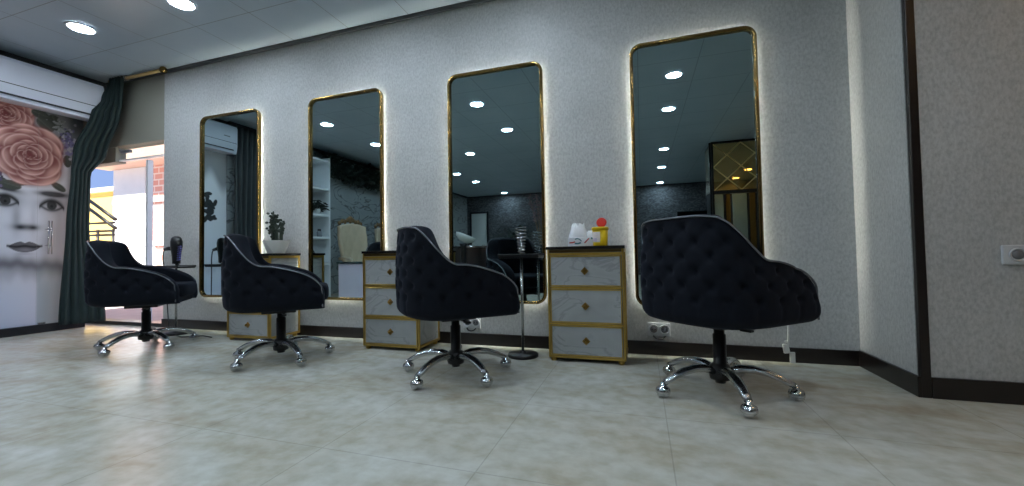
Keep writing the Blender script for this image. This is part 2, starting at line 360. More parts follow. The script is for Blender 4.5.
# glass storefront on the left with a printed mural
HZ = 2.16
struct('wall_left_header', box(XL-.1, XL, 1.36, D, HZ, H), 'header')
struct('baseboard_left', MB().box(XL-.04, XL+.02, 1.36, 2.52, 0, .075, .004), 'dark_frame')
def sstep(a, b, x): t = np.clip((x-a)/(b-a), 0, 1); return t*t*(3-2*t)
def paint(Y, Z):
    C = np.empty(Y.shape+(3,)); C[:] = (.74, .75, .80)
    def lay(mask, col):
        m = np.clip(mask, 0, 1)[..., None]; C[:] = C*(1-m)+np.array(col)*m
    def g(cy, cz, sy, sz, rot=0):
        dy, dz = Y-cy, Z-cz; c, s = math.cos(rot), math.sin(rot)
        u, v = dy*c+dz*s, -dy*s+dz*c
        return np.exp(-(u/sy)**2-(v/sz)**2)
    def ell(cy, cz, ry, rz, rot=0, soft=.08):
        dy, dz = Y-cy, Z-cz; c, s = math.cos(rot), math.sin(rot)
        u, v = (dy*c+dz*s)/ry, (-dy*s+dz*c)/rz
        return 1-sstep(1-soft, 1+soft, np.hypot(u, v)), u, v
    # face shading
    lay(g(2.33, 1.0, .05, .35)*.35, (.25, .25, .28))
    lay(g(2.06, 1.04, .03, .13)*.6, (.2, .2, .23)); lay(g(2.165, 1.03, .02, .13)*.28, (.22, .22, .25))
    lay(g(1.99, 1.20, .11, .07)*.7, (.10, .10, .12)); lay(g(2.285, 1.19, .10, .07)*.7, (.10, .10, .12))
    lay(g(2.25, .80, .05, .12)*.3, (.25, .25, .28))
    # brows
    for cy, cz, r_, sy in ((2.295, 1.285, -.02, .10), (1.975, 1.31, -.30, .10)):
        lay(np.clip(g(cy, cz, sy, .026, r_)*1.7, 0, 1)*.95, (.02, .02, .025))
    # eyes
    for cy, cz, wd in ((2.285, 1.17, .075), (1.992, 1.185, .075)):
        t = (Y-cy)/wd; up = .054*(1-t*t); lo = -.036*(1-t*t)
        inside = (np.abs(t) < 1)*sstep(0, .004, (Z-cz)-lo)*sstep(0, .004, up-(Z-cz))
        lay(inside*.8, (.52, .52, .56))
        lay(inside*(1-sstep(.031, .037, np.hypot(Y-cy, (Z-cz-.008)*.80))), (.035, .038, .042))
        lay(inside*(1-sstep(.008, .012, np.hypot(Y-cy, (Z-cz)*.75))), (.005, .005, .006))
        lay((np.abs(t) < 1.12)*np.exp(-(((Z-cz)-.052*(1-t*t))/.022)**2), (.010, .010, .012))
        lay((np.abs(t) < 1)*np.exp(-(((Z-cz)+.038*(1-t*t))/.014)**2)*.85, (.03, .03, .035))
        lay((np.abs(t) < 1)*np.exp(-(((Z-cz)-.066*(1-t*t*.7))/.010)**2)*.3, (.1, .1, .11))
    # nose
    lay(g(2.12, .965, .085, .032)*.85, (.07, .07, .085)); lay(g(2.085, .962, .030, .020)*.95, (.015, .015, .018)); lay(g(2.165, .962, .030, .020)*.95, (.015, .015, .018))
    lay(g(2.13, 1.02, .03, .02)*.4, (.62, .62, .66))
    # lips
    t = (Y-2.115)/.105; k = np.clip(1-t*t, 0, 1)
    upz = .050*k - .016*np.exp(-(t/.16)**2); loz = -.056*k**.8
    ins = (np.abs(t) < 1)*sstep(0, .006, (Z-.79)-loz)*sstep(0, .006, upz-(Z-.79))
    lay(ins*.92, (.085, .075, .085)); lay(g(2.12, .758, .05, .014)*ins*.8, (.28, .26, .28))
    lay((np.abs(t) < 1.05)*np.exp(-((Z-.79-.004*np.cos(t*6))/.011)**2)*.95, (.01, .01, .012))
    lay(g(2.115, .725, .05, .012)*.4, (.2, .2, .22))
    # smoky band beneath the chin
    n = .02*np.sin(Y*31)+.015*np.sin(Y*73+1)
    lay(np.exp(-((Z-.62-n*.4-.12*(2.15-Y))/.07)**2)*.85*(sstep(1.7, 1.95, Y)), (.10, .09, .10)); lay(np.exp(-((Z-.54-n)/.06)**2)*.3, (.25, .24, .26))
    lay(sstep(.5, .3, Z), (.74, .76, .84))
    lay((sstep(2.36, 2.44, Y))*.75, (.05, .07, .075))
    # flower crown: dark ground, leaves, lavender sprigs
    lay(sstep(1.62, 1.85, Z+.10*np.sin(Y*19)-.12*(Y-2.1))*.72, (.10, .105, .105))
    rg = np.random.RandomState(4)
    def petal(cy, cz, ry, rz, rot, lo, hi):
        lay(ell(cy, cz, ry*1.12, rz*1.12, rot, .22)[0]*.55, (.20, .06, .055))
        m_, u, v = ell(cy, cz, ry, rz, rot, .06)
        sh = sstep(.10, 1.0, u+.12*np.sin(v*5+cy*60))*(.8+.2*np.cos(v*2))
        col = np.array(lo)*(1-sh[..., None])+np.array(hi)*sh[..., None]
        e = np.exp(-((np.hypot(u, v)-.90)/.05)**2)*m_
        C[:] = C*(1-m_[..., None])+col*m_[..., None]
        lay(e*.45, (.86, .60, .54))
    def leaf(cy, cz, l_, w_, rot, col):
        m_, u, v = ell(cy, cz, l_, w_, rot); lay(m_, col); lay(m_*np.exp(-(v/.08)**2)*.7, tuple(x*1.9 for x in col)); lay(m_*(v > 0)*.3, tuple(x*.5 for x in col))
    def rose(cy, cz, S, k=1.37, seed=0):
        rs = np.random.RandomState(seed)
        for ring, (rad, nn, sz) in enumerate(((.74, 7, .50), (.60, 6, .46), (.44, 5, .40), (.30, 5, .31), (.17, 4, .22), (.07, 3, .14))):
            for i in range(nn):
                a = 2*math.pi*i/nn+ring*.55+rs.uniform(-.15, .15); f_ = 1-.09*ring
                hi = np.array((.74, .42, .36))*(.9+.15*rs.rand())*f_; lo = np.array((.26, .075, .07))*f_
                # squeeze in y: paint petal in scaled space
                y0, z0 = cy+S*rad*math.cos(a), cz+S*k*rad*math.sin(a)
                petal(y0, z0, S*sz*.92*(abs(math.cos(a))+k*abs(math.sin(a)))/1.2, S*sz*1.18*(abs(math.sin(a))+k*abs(math.cos(a)))/1.2, a, lo, hi)
        lay(g(cy, cz, S*.1, S*.12)*.8, (.16, .03, .03))
    rose(1.985, 1.96, .15, 1.3, 5)
    for q in ((2.30, 1.97, .075, .05, 1.9), (2.235, 1.93, .07, .045, 2.4), (2.37, 1.86, .07, .03, 1.0), (2.20, 2.02, .06, .04, 2.9), (2.39, 1.62, .06, .03, 1.6), (2.33, 1.36, .06, .03, 2.5), (2.02, 1.335, .07, .04, 2.9), (2.10, 1.37, .06, .03, .4), (1.95, 1.36, .05, .03, .3)):
        leaf(*q, (.075, .085, .07))
    for _ in range(90):
        cy, cz = rg.normal(2.40, .03), rg.normal(1.80, .07); lay(ell(cy, cz, .010, .014)[0], ((.22, .2, .34), (.12, .11, .2), (.42, .4, .44))[rg.randint(3)])
    for _ in range(70):
        cy, cz = rg.normal(1.94, .02), rg.normal(1.45, .07); lay(ell(cy, cz, .010, .014)[0], ((.10, .08, .16), (.18, .15, .25), (.05, .05, .07))[rg.randint(3)])
    for a in range(7):
        leaf(2.335+.03*math.cos(a*.9), 1.95+.045*math.sin(a*.9), .028, .012, a*.9, (.32, .33, .33))
    rose(2.135, 1.625, .195, 1.22, 2)
    lay((sstep(2.19, 2.20, Y))*sstep(.75, .35, Z)*.55, (.26, .36, .36))
    # dark flower sprays lower on the far panel, thin twigs
    for i in range(26):
        cy, cz = rg.normal(1.60, .04), rg.normal(1.30, .13); leaf(cy, cz, .05, .025, rg.uniform(0, 3.1), (.03, .032, .034))
    return np.clip(C, 0, 1)
def mural(name, y0, y1, x, parent):
    z0, z1, st = .075, HZ, .0065
    ny, nz = int((y1-y0)/st), int((z1-z0)/st)
    ys, zs = np.linspace(y0, y1, ny+1), np.linspace(z0, z1, nz+1)
    Y, Z = np.meshgrid(ys, zs)
    co = np.stack([np.full_like(Y, x), Y, Z], -1).reshape(-1, 3)
    idx = np.arange((ny+1)*(nz+1)).reshape(nz+1, ny+1)
    fc = np.stack([idx[:-1, :-1], idx[:-1, 1:], idx[1:, 1:], idx[1:, :-1]], -1).reshape(-1, 4)
    me = bpy.data.meshes.new(name); me.from_pydata(co.tolist(), [], fc.tolist())
    ca = me.color_attributes.new('print', 'FLOAT_COLOR', 'POINT')
    col = np.ones((len(co), 4), np.float32); col[:, :3] = paint(Y, Z).reshape(-1, 3)
    ca.data.foreach_set('color', col.ravel()); me.materials.append(M['mural_print'])
    o = bpy.data.objects.new(name, me); COL.objects.link(o); o.parent = parent
    return o
d1 = thing('window_1', 'fixed glass shop panel printed with a grey face and pink roses', 'window'); d1['kind'] = 'structure'
mural('printed_film', 1.36, 2.1905, XL-.012, d1)
MB().box(XL-.03, XL-.02, 1.36, 2.188, .07, HZ).build('pane', 'clear_glass', d1)
d2 = thing('door_1', 'frameless glass door printed with half a face, chrome pull handles', 'door'); d2['kind'] = 'structure'
mural('printed_film', 2.1915, 2.50, XL-.012, d2)
MB().box(XL-.03, XL-.02, 2.194, 2.50, .07, HZ).build('pane', 'clear_glass', d2)
for yy in (2.247, 2.268):
    MB().tube([(XL+.035, yy, .72), (XL+.035, yy, 1.03)], .006, 10).tube([(XL-.03, yy, .80), (XL+.035, yy, .80)], .005).tube([(XL-.03, yy, .95), (XL+.035, yy, .95)], .005).build('pull_handle', 'chrome', d2)
MB().box(XL-.035, XL+.004, 2.20, 2.25, .078, .094, .003).build('patch_fitting', 'brushed_alloy', d2)

# bright doorway in the back wall
d3 = thing('door_2', 'open bright doorway in the left end of the back wall', 'door', (-4.98, D, 0)); d3['kind'] = 'structure'
MB().box(-.88, .573, -.01, .11, 0, .035, .004).build('threshold', 'dark_frame', d3)
MB().box(-.88, -.19, .02, .11, 1.672, 1.83).build('header_panel', 'olive_paint', d3)
MB().box(-.19, .575, .05, .09, 1.685, 1.70).build('lintel', 'white_paint', d3)
MB().box(-.19, .575, .06, .068, 1.70, 1.825).build('transom_pane', 'clear_glass', d3)
MB().box(.225, .255, .05, .10, .035, 1.665, .004).build('jamb', 'white_paint', d3)
MB().box(-.12, .02, .02, .05, 1.755, 1.785, .004).box(-.14, -.12, .02, .05, 1.775, 1.80, .004).build('door_closer', 'grey_plastic', d3)

# ------------------------------------------------------------------ outside
struct('ground', box(-40, 12, 2.80, 30, -.09, -.04), 'asphalt')
struct('pavement', box(-40, -6.15, -10, 2.80, -.09, -.04), 'asphalt')
b = thing('building', 'sunlit pink brick building across the lane seen through the doorway', 'building', (-7.2, 6.0, -.04))
MB().box(-2.35, 2.8, -1.0, 3, 0, 5).build('brick_wall', 'pink_brick', b)
MB().box(-2.5, 2.8, -1.35, -1.0, 2.42, 3.4, .02).build('shop_fascia', 'peach', b)
MB().box(-2.36, -1.45, -1.03, -.97, 1.0, 2.42, .01).build('rendered_bay', 'white_paint', b)
for z in (.95, 1.75): MB().box(-2.37, 2.8, -1.04, -.98, z, z+.09, .01).build('string_course', 'white_paint', b)
MB().box(-1.9, -1.2, -1.03, -.97, 0, 1.0, .01).build('shutter', 'white_paint', b)
b = thing('building', 'yellow rendered house under the blue sky beyond the lane', 'building', (-18.5, 9.5, -.04))
MB().box(-5, 4.6, -.5, 4, 0, 3.1).build('wall', 'yellow_wall', b)
MB().box(-5.1, 4.7, -.62, 4.1, 3.1, 3.25, .02).build('coping', 'white_paint', b)
MB().box(-1.2, -.3, -.55, -.48, 1.0, 2.2, .01).build('window', 'dark_frame', b)
s = thing('stair_railing', 'black steel stair and railing outside the doorway', 'railing', (-9.0, 4.5, -.04))
for zz in (1.15, 1.22, 1.36): MB().tube([(-.6, 0, zz), (.38, 0, zz-.01)], .02, 8).build('rail', 'black_metal', s)
for a, c in (((-.45, 0, 1.85), (.42, 0, 1.40)), ((-.45, 0, 1.70), (.42, 0, 1.25))): MB().tube([a, c], .028, 8).build('stringer', 'black_metal', s)
for xx in (-.5, -.05, .36): MB().tube([(xx, 0, 0), (xx, 0, 1.24 if xx > -.3 else 1.86)], .022, 8).build('post', 'black_metal', s)

# ------------------------------------------------------------------ ceiling downlights
dl = thing('downlight', 'x', 'ceiling light')
MB().lathe([(.074, -.002), (.092, -.002), (.094, -.006), (.090, -.012), (.078, -.014), (.074, -.010)], n=32, ring=True).build('trim_ring', 'white_plastic', dl)
MB().lathe([(0, -.009), (.074, -.009), (.074, -.002), (0, -.002)], n=32).build('diffuser', 'lamp_face', dl)
LIGHTS = [(-4.18, 1.96, 'round recessed ceiling light nearest the white air conditioner'),
 (-3.11, 2.00, 'round recessed ceiling light cut by the top edge of the photo'),
 (-4.12, 0.81, 'round ceiling light reflected higher in the second mirror from the left'),
 (-4.12, -0.28, 'round ceiling light reflected lower, at the right edge of second mirror'),
 (-1.877, 0.78, 'topmost ceiling light reflected in the third mirror from the left'),
 (-1.852, -0.32, 'second highest ceiling light reflected in third mirror, on its right'),
 (-2.928, -1.41, 'ceiling light reflected third from top in the third mirror'),
 (-3.95, -2.99, 'small ceiling light reflected at the left frame of the third mirror'),
 (-3.93, -4.06, 'small ceiling light reflected just right of the third mirror left frame'),
 (-3.87, -6.09, 'lowest ceiling light reflected in third mirror, above the far wall'),
 (.374, 0.82, 'topmost and biggest ceiling light reflected in the rightmost mirror'),
 (.385, -0.24, 'second highest ceiling light reflected in the rightmost mirror'),
 (.438, -2.39, 'ceiling light reflected third from the top in the rightmost mirror'),
 (.475, -4.02, 'ceiling light reflected fourth from top in the rightmost mirror'),
 (.527, -6.09, 'lowest ceiling light reflected in the rightmost mirror'),
 (-1.87, 1.96, 'unseen ceiling light added over the second mirror to brighten the wall'),  # out of view, added to lift the wall brightness by the second mirror
 (-.75, 1.96, 'unseen ceiling light added over the third mirror to brighten the wall'),  # also an added fill lamp above the view, brightens the middle of the wall
 (2.35, 1.70, 'warm ceiling light glinting lower in the gold column of the rightmost mirror'),
 (2.38, 0.60, 'warm ceiling light glinting higher in the gold column of the rightmost mirror')]
for i, (x, y, lb) in enumerate(LIGHTS):
    o = dl if i == 0 else copy_tree(dl)
    o.location = (x, y, H); o['label'] = lb; o['group'] = 'recessed downlights'
    if x > 2:
        for c in o.children:
            if c.name.startswith('diffuser'): c.data = c.data.copy(); c.data.materials[0] = M['warm_lamp_face']

# ------------------------------------------------------------------ mirrors
def rrect(x0, x1, z0, z1, r, n=8):
    p = []
    for cx, cz, a0 in ((x1-r, z1-r, 0), (x0+r, z1-r, 90), (x0+r, z0+r, 180), (x1-r, z0+r, 270)):
        for i in range(n+1):
            a = R(a0+90*i/n); p.append((cx+r*math.cos(a), cz+r*math.sin(a)))
    return p
MW, Z0, Z1 = .358, .301, 1.963
def make_mirror():
    t = thing('wall_mirror', 'x', 'mirror')
    # frame ring: outline swept through (offset inward, depth) profile; y=0 is the wall
    prof = [(0, -.010), (0, -.038), (.003, -.042), (.017, -.042), (.021, -.038), (.021, -.022), (.014, -.010)]
    rows = []
    for o_, d_ in prof:
        rows.append([Vector((x, d_, z)) for x, z in rrect(-MW+o_, MW-o_, Z0+o_, Z1-o_, .072-o_)])
    m_ = MB(); V = m_.grid(rows+[rows[0]], closeu=True); bmesh.ops.remove_doubles(m_.b, verts=m_.b.verts, dist=1e-5)
    m_.build('frame', 'gold', t)
    g_ = rrect(-MW+.016, MW-.016, Z0+.016, Z1-.016, .056)
    MB().prism([(x, -.024, z) for x, z in g_], (0, .003, 0)).build('glass', 'mirror_silver', t)
    MB().prism([(x, -.0205, z) for x, z in g_], (0, .010, 0)).build('backing', 'mirror_back', t)
    i1 = rrect(-MW+.026, MW-.026, Z0+.026, Z1-.026, .046); 
    m_ = MB(); m_.tube([(x, -.0040, z) for x, z in i1], .0030, 6, closed=True); m_.build('led_strip', 'led_face', t)
    for sx_ in (-1, 1):
        for zz in (.6, 1.6): MB().box(sx_*.2-.03, sx_*.2+.03, -.0110, -.0005, zz-.03, zz+.03).build('wall_bracket', 'mirror_back', t)
    return t
mr = make_mirror()
for i, (x, lb) in enumerate(((-3.506, 'gold framed backlit mirror nearest the bright doorway'), (-2.250, 'gold framed backlit mirror second from left, behind the potted plant dresser'),
        (-.969, 'gold framed backlit mirror third from left, left of the yellow tub'), (.3175, 'largest looking gold framed backlit mirror, rightmost of the four'))):
    o = mr if i == 0 else copy_tree(mr)
    o.location = (x, D, 0); o['label'] = lb; o['group'] = 'backlit wall mirrors'

# ------------------------------------------------------------------ dressers
def make_dresser():
    t = thing('dresser', 'x', 'dresser')   # origin: front centre on the floor, +y towards the wall
    W, Dp = .217, .285
    MB().box(-W+.006, W-.006, .012, Dp, .03, .662).build('carcass', 'drawer_marble', t)
    f = MB()
    for sx_ in (-1, 1):
        f.box(sx_*W-.006, sx_*W+.006, -.004, .012, .022, .664, .002)
        f.box(sx_*W-.005, sx_*W+.005, Dp-.010, Dp+.002, .022, .664, .002)
        f.box(sx_*W-.007, sx_*W+.007, 0, Dp, .022, .040, .003)
        f.box(sx_*W-.007, sx_*W+.007, 0, Dp, .644, .664, .003)
    for z0, z1 in ((.022, .036), (.217, .229), (.431, .443), (.628, .644)): f.box(-W, W, -.004, .012, z0, z1, .002)
    f.build('gold_frame', 'gold_trim', t)
    MB().box(-W+.006, W-.006, -.006, .012, .646, .664, .003).build('cornice', 'bronze', t)
    MB().box(-W-.013, W+.013, -.010, Dp+.004, .664, .682, .003).build('top_panel', 'dark_top', t)
    for z0, z1 in ((.038, .215), (.231, .429), (.445, .626)):
        x0, x1 = -W+.009, W-.009
        d = MB().box(x0+.006, x1-.006, -.003, .014, z0+.006, z1-.006, .001).build('drawer', 'drawer_marble', t)
        q = MB()
        q.box(x0, x1, -.007, .010, z0, z0+.007, .002).box(x0, x1, -.007, .010, z1-.007, z1, .002).box(x0, x0+.007, -.007, .010, z0, z1, .002).box(x1-.007, x1, -.007, .010, z0, z1, .002)
        q.build('drawer_trim', 'gold_trim', d)
        zc = (z0+z1)/2; k = MB()
        a = .024
        k.prism([(0, -.006, zc-a), (a, -.006, zc), (0, -.006, zc+a), (-a, -.006, zc)], (0, .004, 0))
        P = [(0, -.010, zc-a*.72), (a*.72, -.010, zc), (0, -.010, zc+a*.72), (-a*.72, -.010, zc)]
        k.prism(P, (0, .006, 0)); k.tube([(0, -.006, zc), (0, -.020, zc)], .007, 8); k.ball((0, -.022, zc), .010, .006, .010)
        k.build('knob', 'knob_gold', d)
    for sx_ in (-1, 1):
        for yy in (.02, Dp-.03): MB().lathe([(.015, 0), (.018, .006), (.018, .023)], (sx_*(W-.02), yy, 0), 12).build('foot', 'gold_trim', t)
    return t
ds = make_dresser()
for i, (x, lb) in enumerate(((-2.942, 'white marble and gold dresser with the potted plant on top'), (-1.645, 'white marble and gold dresser with nothing on its dark top'),
        (-.318, 'white marble and gold dresser carrying the tissue box and yellow tub'))):
    o = ds if i == 0 else copy_tree(ds)
    o.location = (x, 2.385, 0); o['label'] = lb; o['group'] = 'drawer units between the mirrors'

# ------------------------------------------------------------------ salon chairs
def smooth01(a, b_, x):
    t = min(1, max(0, (x-a)/(b_-a))); return t*t*(3-2*t)
def plan_curve():
    a, b_, yf, yc, e = .296, .274, .252, -.02, 2.7
    pts = []
    for i in range(33): pts.append((a, yf+(yc-yf)*i/32))
    for i in range(1, 80):
        th = math.pi/2*i/80; c, s_ = math.cos(th), math.sin(th)
        pts.append((a*c**(2/e), yc-b_*s_**(2/e)))
    pts.append((0, yc-b_))
    pts += [(-x, y) for x, y in pts[-2::-1]]
    # resample evenly
    L = [0]
    for p, q in zip(pts, pts[1:]): L.append(L[-1]+math.dist(p, q))
    return pts, L
def make_chair():
    t = thing('salon_chair', 'x', 'chair')
    pts, L = plan_curve(); T = L[-1]; N = 150
    def at(l):
        l = min(T, max(0, l)); i = int(np.searchsorted(L, l)); i = min(max(i, 1), len(L)-1)
        k = (l-L[i-1])/(L[i]-L[i-1]); return Vector((pts[i-1][0]+(pts[i][0]-pts[i-1][0])*k, pts[i-1][1]+(pts[i][1]-pts[i-1][1])*k))
    ls = [0, .004, .010, .018, .028, .040]; ls = ls+list(np.linspace(.052, T-.052, N))+[T-v for v in reversed(ls)]
    zb = .330
    def top(d):      # d = arc distance from the middle of the back
        h_ = .792-.012*smooth01(.10, .25, d)
        h_ += (.606-.780)*smooth01(.19, .42, d)
        h_ -= .022*smooth01(.42, .60, d)
        f_ = T/2-d
        if f_ < .25: h_ -= .170*(1-math.sqrt(max(0, 1-((.25-f_)/.25)**2)))
        return h_
    rows = []; pipe = []
    NZ = 40
    for l in ls:
        p = at(l); q0, q1 = at(l-.012), at(l+.012); tg = (q1-q0).normalized(); nr = Vector((-tg.y, tg.x))*-1
        if nr.dot(p-Vector((0, -.0))) < 0: nr = -nr
        d = abs(l-T/2); zt = top(d); th = .082+.02*smooth01(.5, .2, d)
        ef = min(l, T-l); shrink = 0
        if ef < .04: shrink = .034*(1-math.sqrt(max(0, 1-((.04-ef)/.04)**2)))
        row = []; rr = .018
        for k in range(NZ+1):           # outer face
            s_ = k/NZ; z = zb+(zt-rr-zb)*s_
            off = -.055*(1-math.sqrt(max(0, 1-(max(0, .05-(z-zb))/.05)**2))) + .012*math.sin(math.pi*min(1, s_*1.0)) - .006*s_
            px, pz = .116, .118
            u = (l-T/2)/px; v = (z-.44)/pz*2
            i0 = round(v); best = 9
            for vi in (i0-1, i0, i0+1):
                uu = round(u-(.5 if vi % 2 else 0))+(.5 if vi % 2 else 0)
                best = min(best, math.hypot((u-uu)*px, (v-vi)*pz/2))
            c1 = abs(((u+v/2+.5) % 1)-.5); c2 = abs(((u-v/2+.5) % 1)-.5)
            cz = min(c1, c2)*px*.7
            fade = smooth01(.0, .07, z-zb)*smooth01(.0, .05, zt-z)
            low = smooth01(.40, .45, z)
            tuft = -.018*math.exp(-(best/.016)**2)*low - .0035*math.exp(-(cz/.012)**2)*low
            pleat = -.005*math.exp(-((abs(((u+.5) % 1)-.5)*px)/.010)**2)*(1-low)
            off += (tuft+pleat)*fade - shrink
            row.append(Vector((p.x+nr.x*off, p.y+nr.y*off, z)))
        o_edge = row[-1].copy()
        # rim
        for k in range(1, 10):
            a = math.pi*k/10; cx = th/2-shrink
            w_ = -(th/2)*(1-math.cos(a)) ; w_ = w_*(th-2*shrink)/th - shrink - .006
            row.append(Vector((p.x+nr.x*w_, p.y+nr.y*w_, zt-rr+rr*math.sin(a))))
        for k in range(0, 9):           # inner face
            z = zt-rr+(.38-(zt-rr))*k/8; w_ = -th+shrink-.006
            row.append(Vector((p.x+nr.x*w_, p.y+nr.y*w_, z)))
        w_ = -th+shrink-.006
        row.append(Vector((p.x+nr.x*w_, p.y+nr.y*w_, zb+.01)))
        rows.append(row)
        pipe.append(o_edge+Vector((nr.x*.003, nr.y*.003, rr*.45)))
    m_ = MB(); V = m_.grid(rows, closeu=True)
    m_.b.faces.new(V[0]); m_.b.faces.new(V[-1][::-1])
    m_.build('tufted_shell', 'velvet', t)
    pp = pipe[3:-3]
    pp = [Vector((pp[0].x, pp[0].y+.006, .345)), Vector((pp[0].x, pp[0].y+.004, .385))]+pp+[Vector((pp[-1].x, pp[-1].y+.004, .385)), Vector((pp[-1].x, pp[-1].y+.006, .345))]
    MB().tube(pp, .0042, 8).build('piping', 'satin_piping', t)
    # seat cushion
    rows = []
    for k in range(13):
        a = -math.pi/2+math.pi*k/12; c, s_ = math.cos(a), math.sin(a)
        ins = .035*(1-abs(c)**.6); z = .420+.050*(abs(s_)**.7)*(1 if s_ > 0 else -1)
        ring = []
        for j in range(48):
            b2 = 2*math.pi*j/48; cx, cy = math.cos(b2), math.sin(b2); e = 2/5
            ring.append(Vector(((.217-ins)*abs(cx)**e*(1 if cx > 0 else -1), .030+(.248-ins)*abs(cy)**e*(1 if cy > 0 else -1), z)))
        rows.append(ring)
    m_ = MB(); V = m_.grid(rows, closeu=True); m_.b.faces.new(V[0][::-1]); m_.b.faces.new(V[-1])
    m_.build('seat_cushion', 'velvet', t)
    MB().box(-.212, .212, -.20, .240, .328, .40, .018, seg=3).build('seat_base', 'velvet', t)
    MB().box(-.09, .09, -.10, .09, .300, .330, .006).build('mechanism', 'black_metal', t)
    MB().tube([(.02, 0, .298), (.08, .02, .296), (.10, .025, .294)], .005, 8).box(.09, .14, .012, .040, .288, .297, .003).build('height_lever', 'black_plastic', t)
    MB().lathe([(0, .045), (.022, .045), (.024, .06), (.043, .062), (.046, .075), (.046, .118), (.034, .130), (.0275, .134), (.0275, .262), (.022, .266), (.024, .305), (0, .305)], n=24).build('gas_column', 'black_plastic', t)
    for k in range(5):
        a = 2*math.pi*k/5; ca, sa = math.cos(a), math.sin(a)
        path = [(.036, .100), (.08, .114), (.13, .116), (.18, .107), (.225, .091), (.258, .074), (.280, .062)]
        g = MB().tube([(r_*ca, r_*sa, z) for r_, z in path], [.024, .024, .024, .023, .021, .019, .016], 12, up=(0, 0, 1), rz=[.018, .018, .017, .016, .015, .014, .012]).build('leg', 'brushed_alloy', t)
        cx, cy = .285*ca, .285*sa
        q = MB().lathe([(0, .070), (.010, .068), (.011, .054), (.017, .050), (.028, .043), (.032, .030), (.030, .021)], (cx, cy, 0), 16)
        q.build('caster_hood', 'chrome', g)
        q = MB(); ang = a+1.1
        mt = Matrix.Translation((cx, cy, .025)) @ Matrix.Rotation(ang, 4, 'Z') @ Matrix.Rotation(R(90), 4, 'X')
        q.lathe([(0, -.025), (.016, -.025), (.022, -.018), (.025, -.004), (.019, -.003), (.019, .003), (.025, .004), (.022, .018), (.016, .025), (0, .025)], n=18, mtx=mt)
        q.build('caster_wheel', 'chrome', g)
    return t
ch = make_chair()
#  x, y, facing (clockwise from +y), star phase in the world
CH = [(-3.51, 2.03, 46, 67.2, 'dark tufted salon chair nearest the doorway, side on'), (-2.20, 2.01, 47, 50.2, 'dark tufted salon chair in front of the potted plant dresser'),
      (-.966, 1.99, 46, 38.8, 'dark tufted salon chair hiding part of the bare topped dresser'), (.328, 2.04, 46, 64.2, 'dark tufted salon chair at the rightmost mirror, biggest in view')]
for i, (x, y, fc, ph, lb) in enumerate(CH):
    o = ch if i == 0 else copy_tree(ch)
    o.location = (x, y, 0); o.rotation_euler = (0, 0, R(-fc)); o['label'] = lb; o['group'] = 'tufted salon chairs'
    for c in o.children:
        if c.name.split('.')[0] in ('leg', 'gas_column'): c.rotation_euler = (0, 0, R(ph+fc))

# ------------------------------------------------------------------ things on the dressers
p = thing('potted_plant', 'dark green plant in a faceted white pot', 'plant', (-2.835, 2.545, .682))
def ngon(r, z, n=6, a0=0): return [Vector((r*math.cos(2*math.pi*i/n+a0), r*math.sin(2*math.pi*i/n+a0), z)) for i in range(n)]
m_ = MB(); A = ngon(.062, 0, 6); B = ngon(.108, .105, 6, math.pi/6); C_ = ngon(.094, .105, 6, math.pi/6); E_ = ngon(.08, .07, 6, math.pi/6)
va = [m_.b.verts.new(q) for q in A]; vb = [m_.b.verts.new(q) for q in B]; vc = [m_.b.verts.new(q) for q in C_]; ve = [m_.b.verts.new(q) for q in E_]
for i in range(6):
    j = (i+1) % 6
    m_.b.faces.new((va[i], va[j], vb[i])); m_.b.faces.new((va[j], vb[j], vb[i])); m_.b.faces.new((vb[i], vb[j], vc[j], vc[i])); m_.b.faces.new((vc[i], vc[j], ve[j], ve[i]))
m_.b.faces.new(va[::-1]); m_.b.faces.new(ve); m_.build('pot', 'white_ceramic', p)
st = [[(-.03, 0, .06), (-.035, 0, .15), (-.06, .01, .24)], [(0, .01, .06), (-.01, .01, .18), (-.035, 0, .33)], [(.045, 0, .06), (.052, 0, .16), (.062, 0, .25)]]
m_ = MB()
for q in st: m_.tube(q, [.013, .014, .008], 10)
m_.build('stem', 'cactus', p)
m_ = MB(); rg = random.Random(3)
for q, n in zip(st, (40, 60, 22)):
    for _ in range(n):
        k = rg.uniform(.25, 1.05); a = Vector(q[1]).lerp(Vector(q[2]), (k-.3)/.7) if k > .3 else Vector(q[0]).lerp(Vector(q[1]), k/.3)
        an = rg.uniform(0, 6.28); r_ = rg.uniform(.010, .040 if n > 30 else .016)
        m_.ball(a+Vector((r_*math.cos(an), r_*math.sin(an), rg.uniform(-.01, .02))), rg.uniform(.009, .015), .006, .010, 8, 6, Matrix.Rotation(an, 4, 'Z') @ Matrix.Rotation(rg.uniform(-.8, .8), 4, 'Y'))
m_.build('foliage', 'cactus', p)

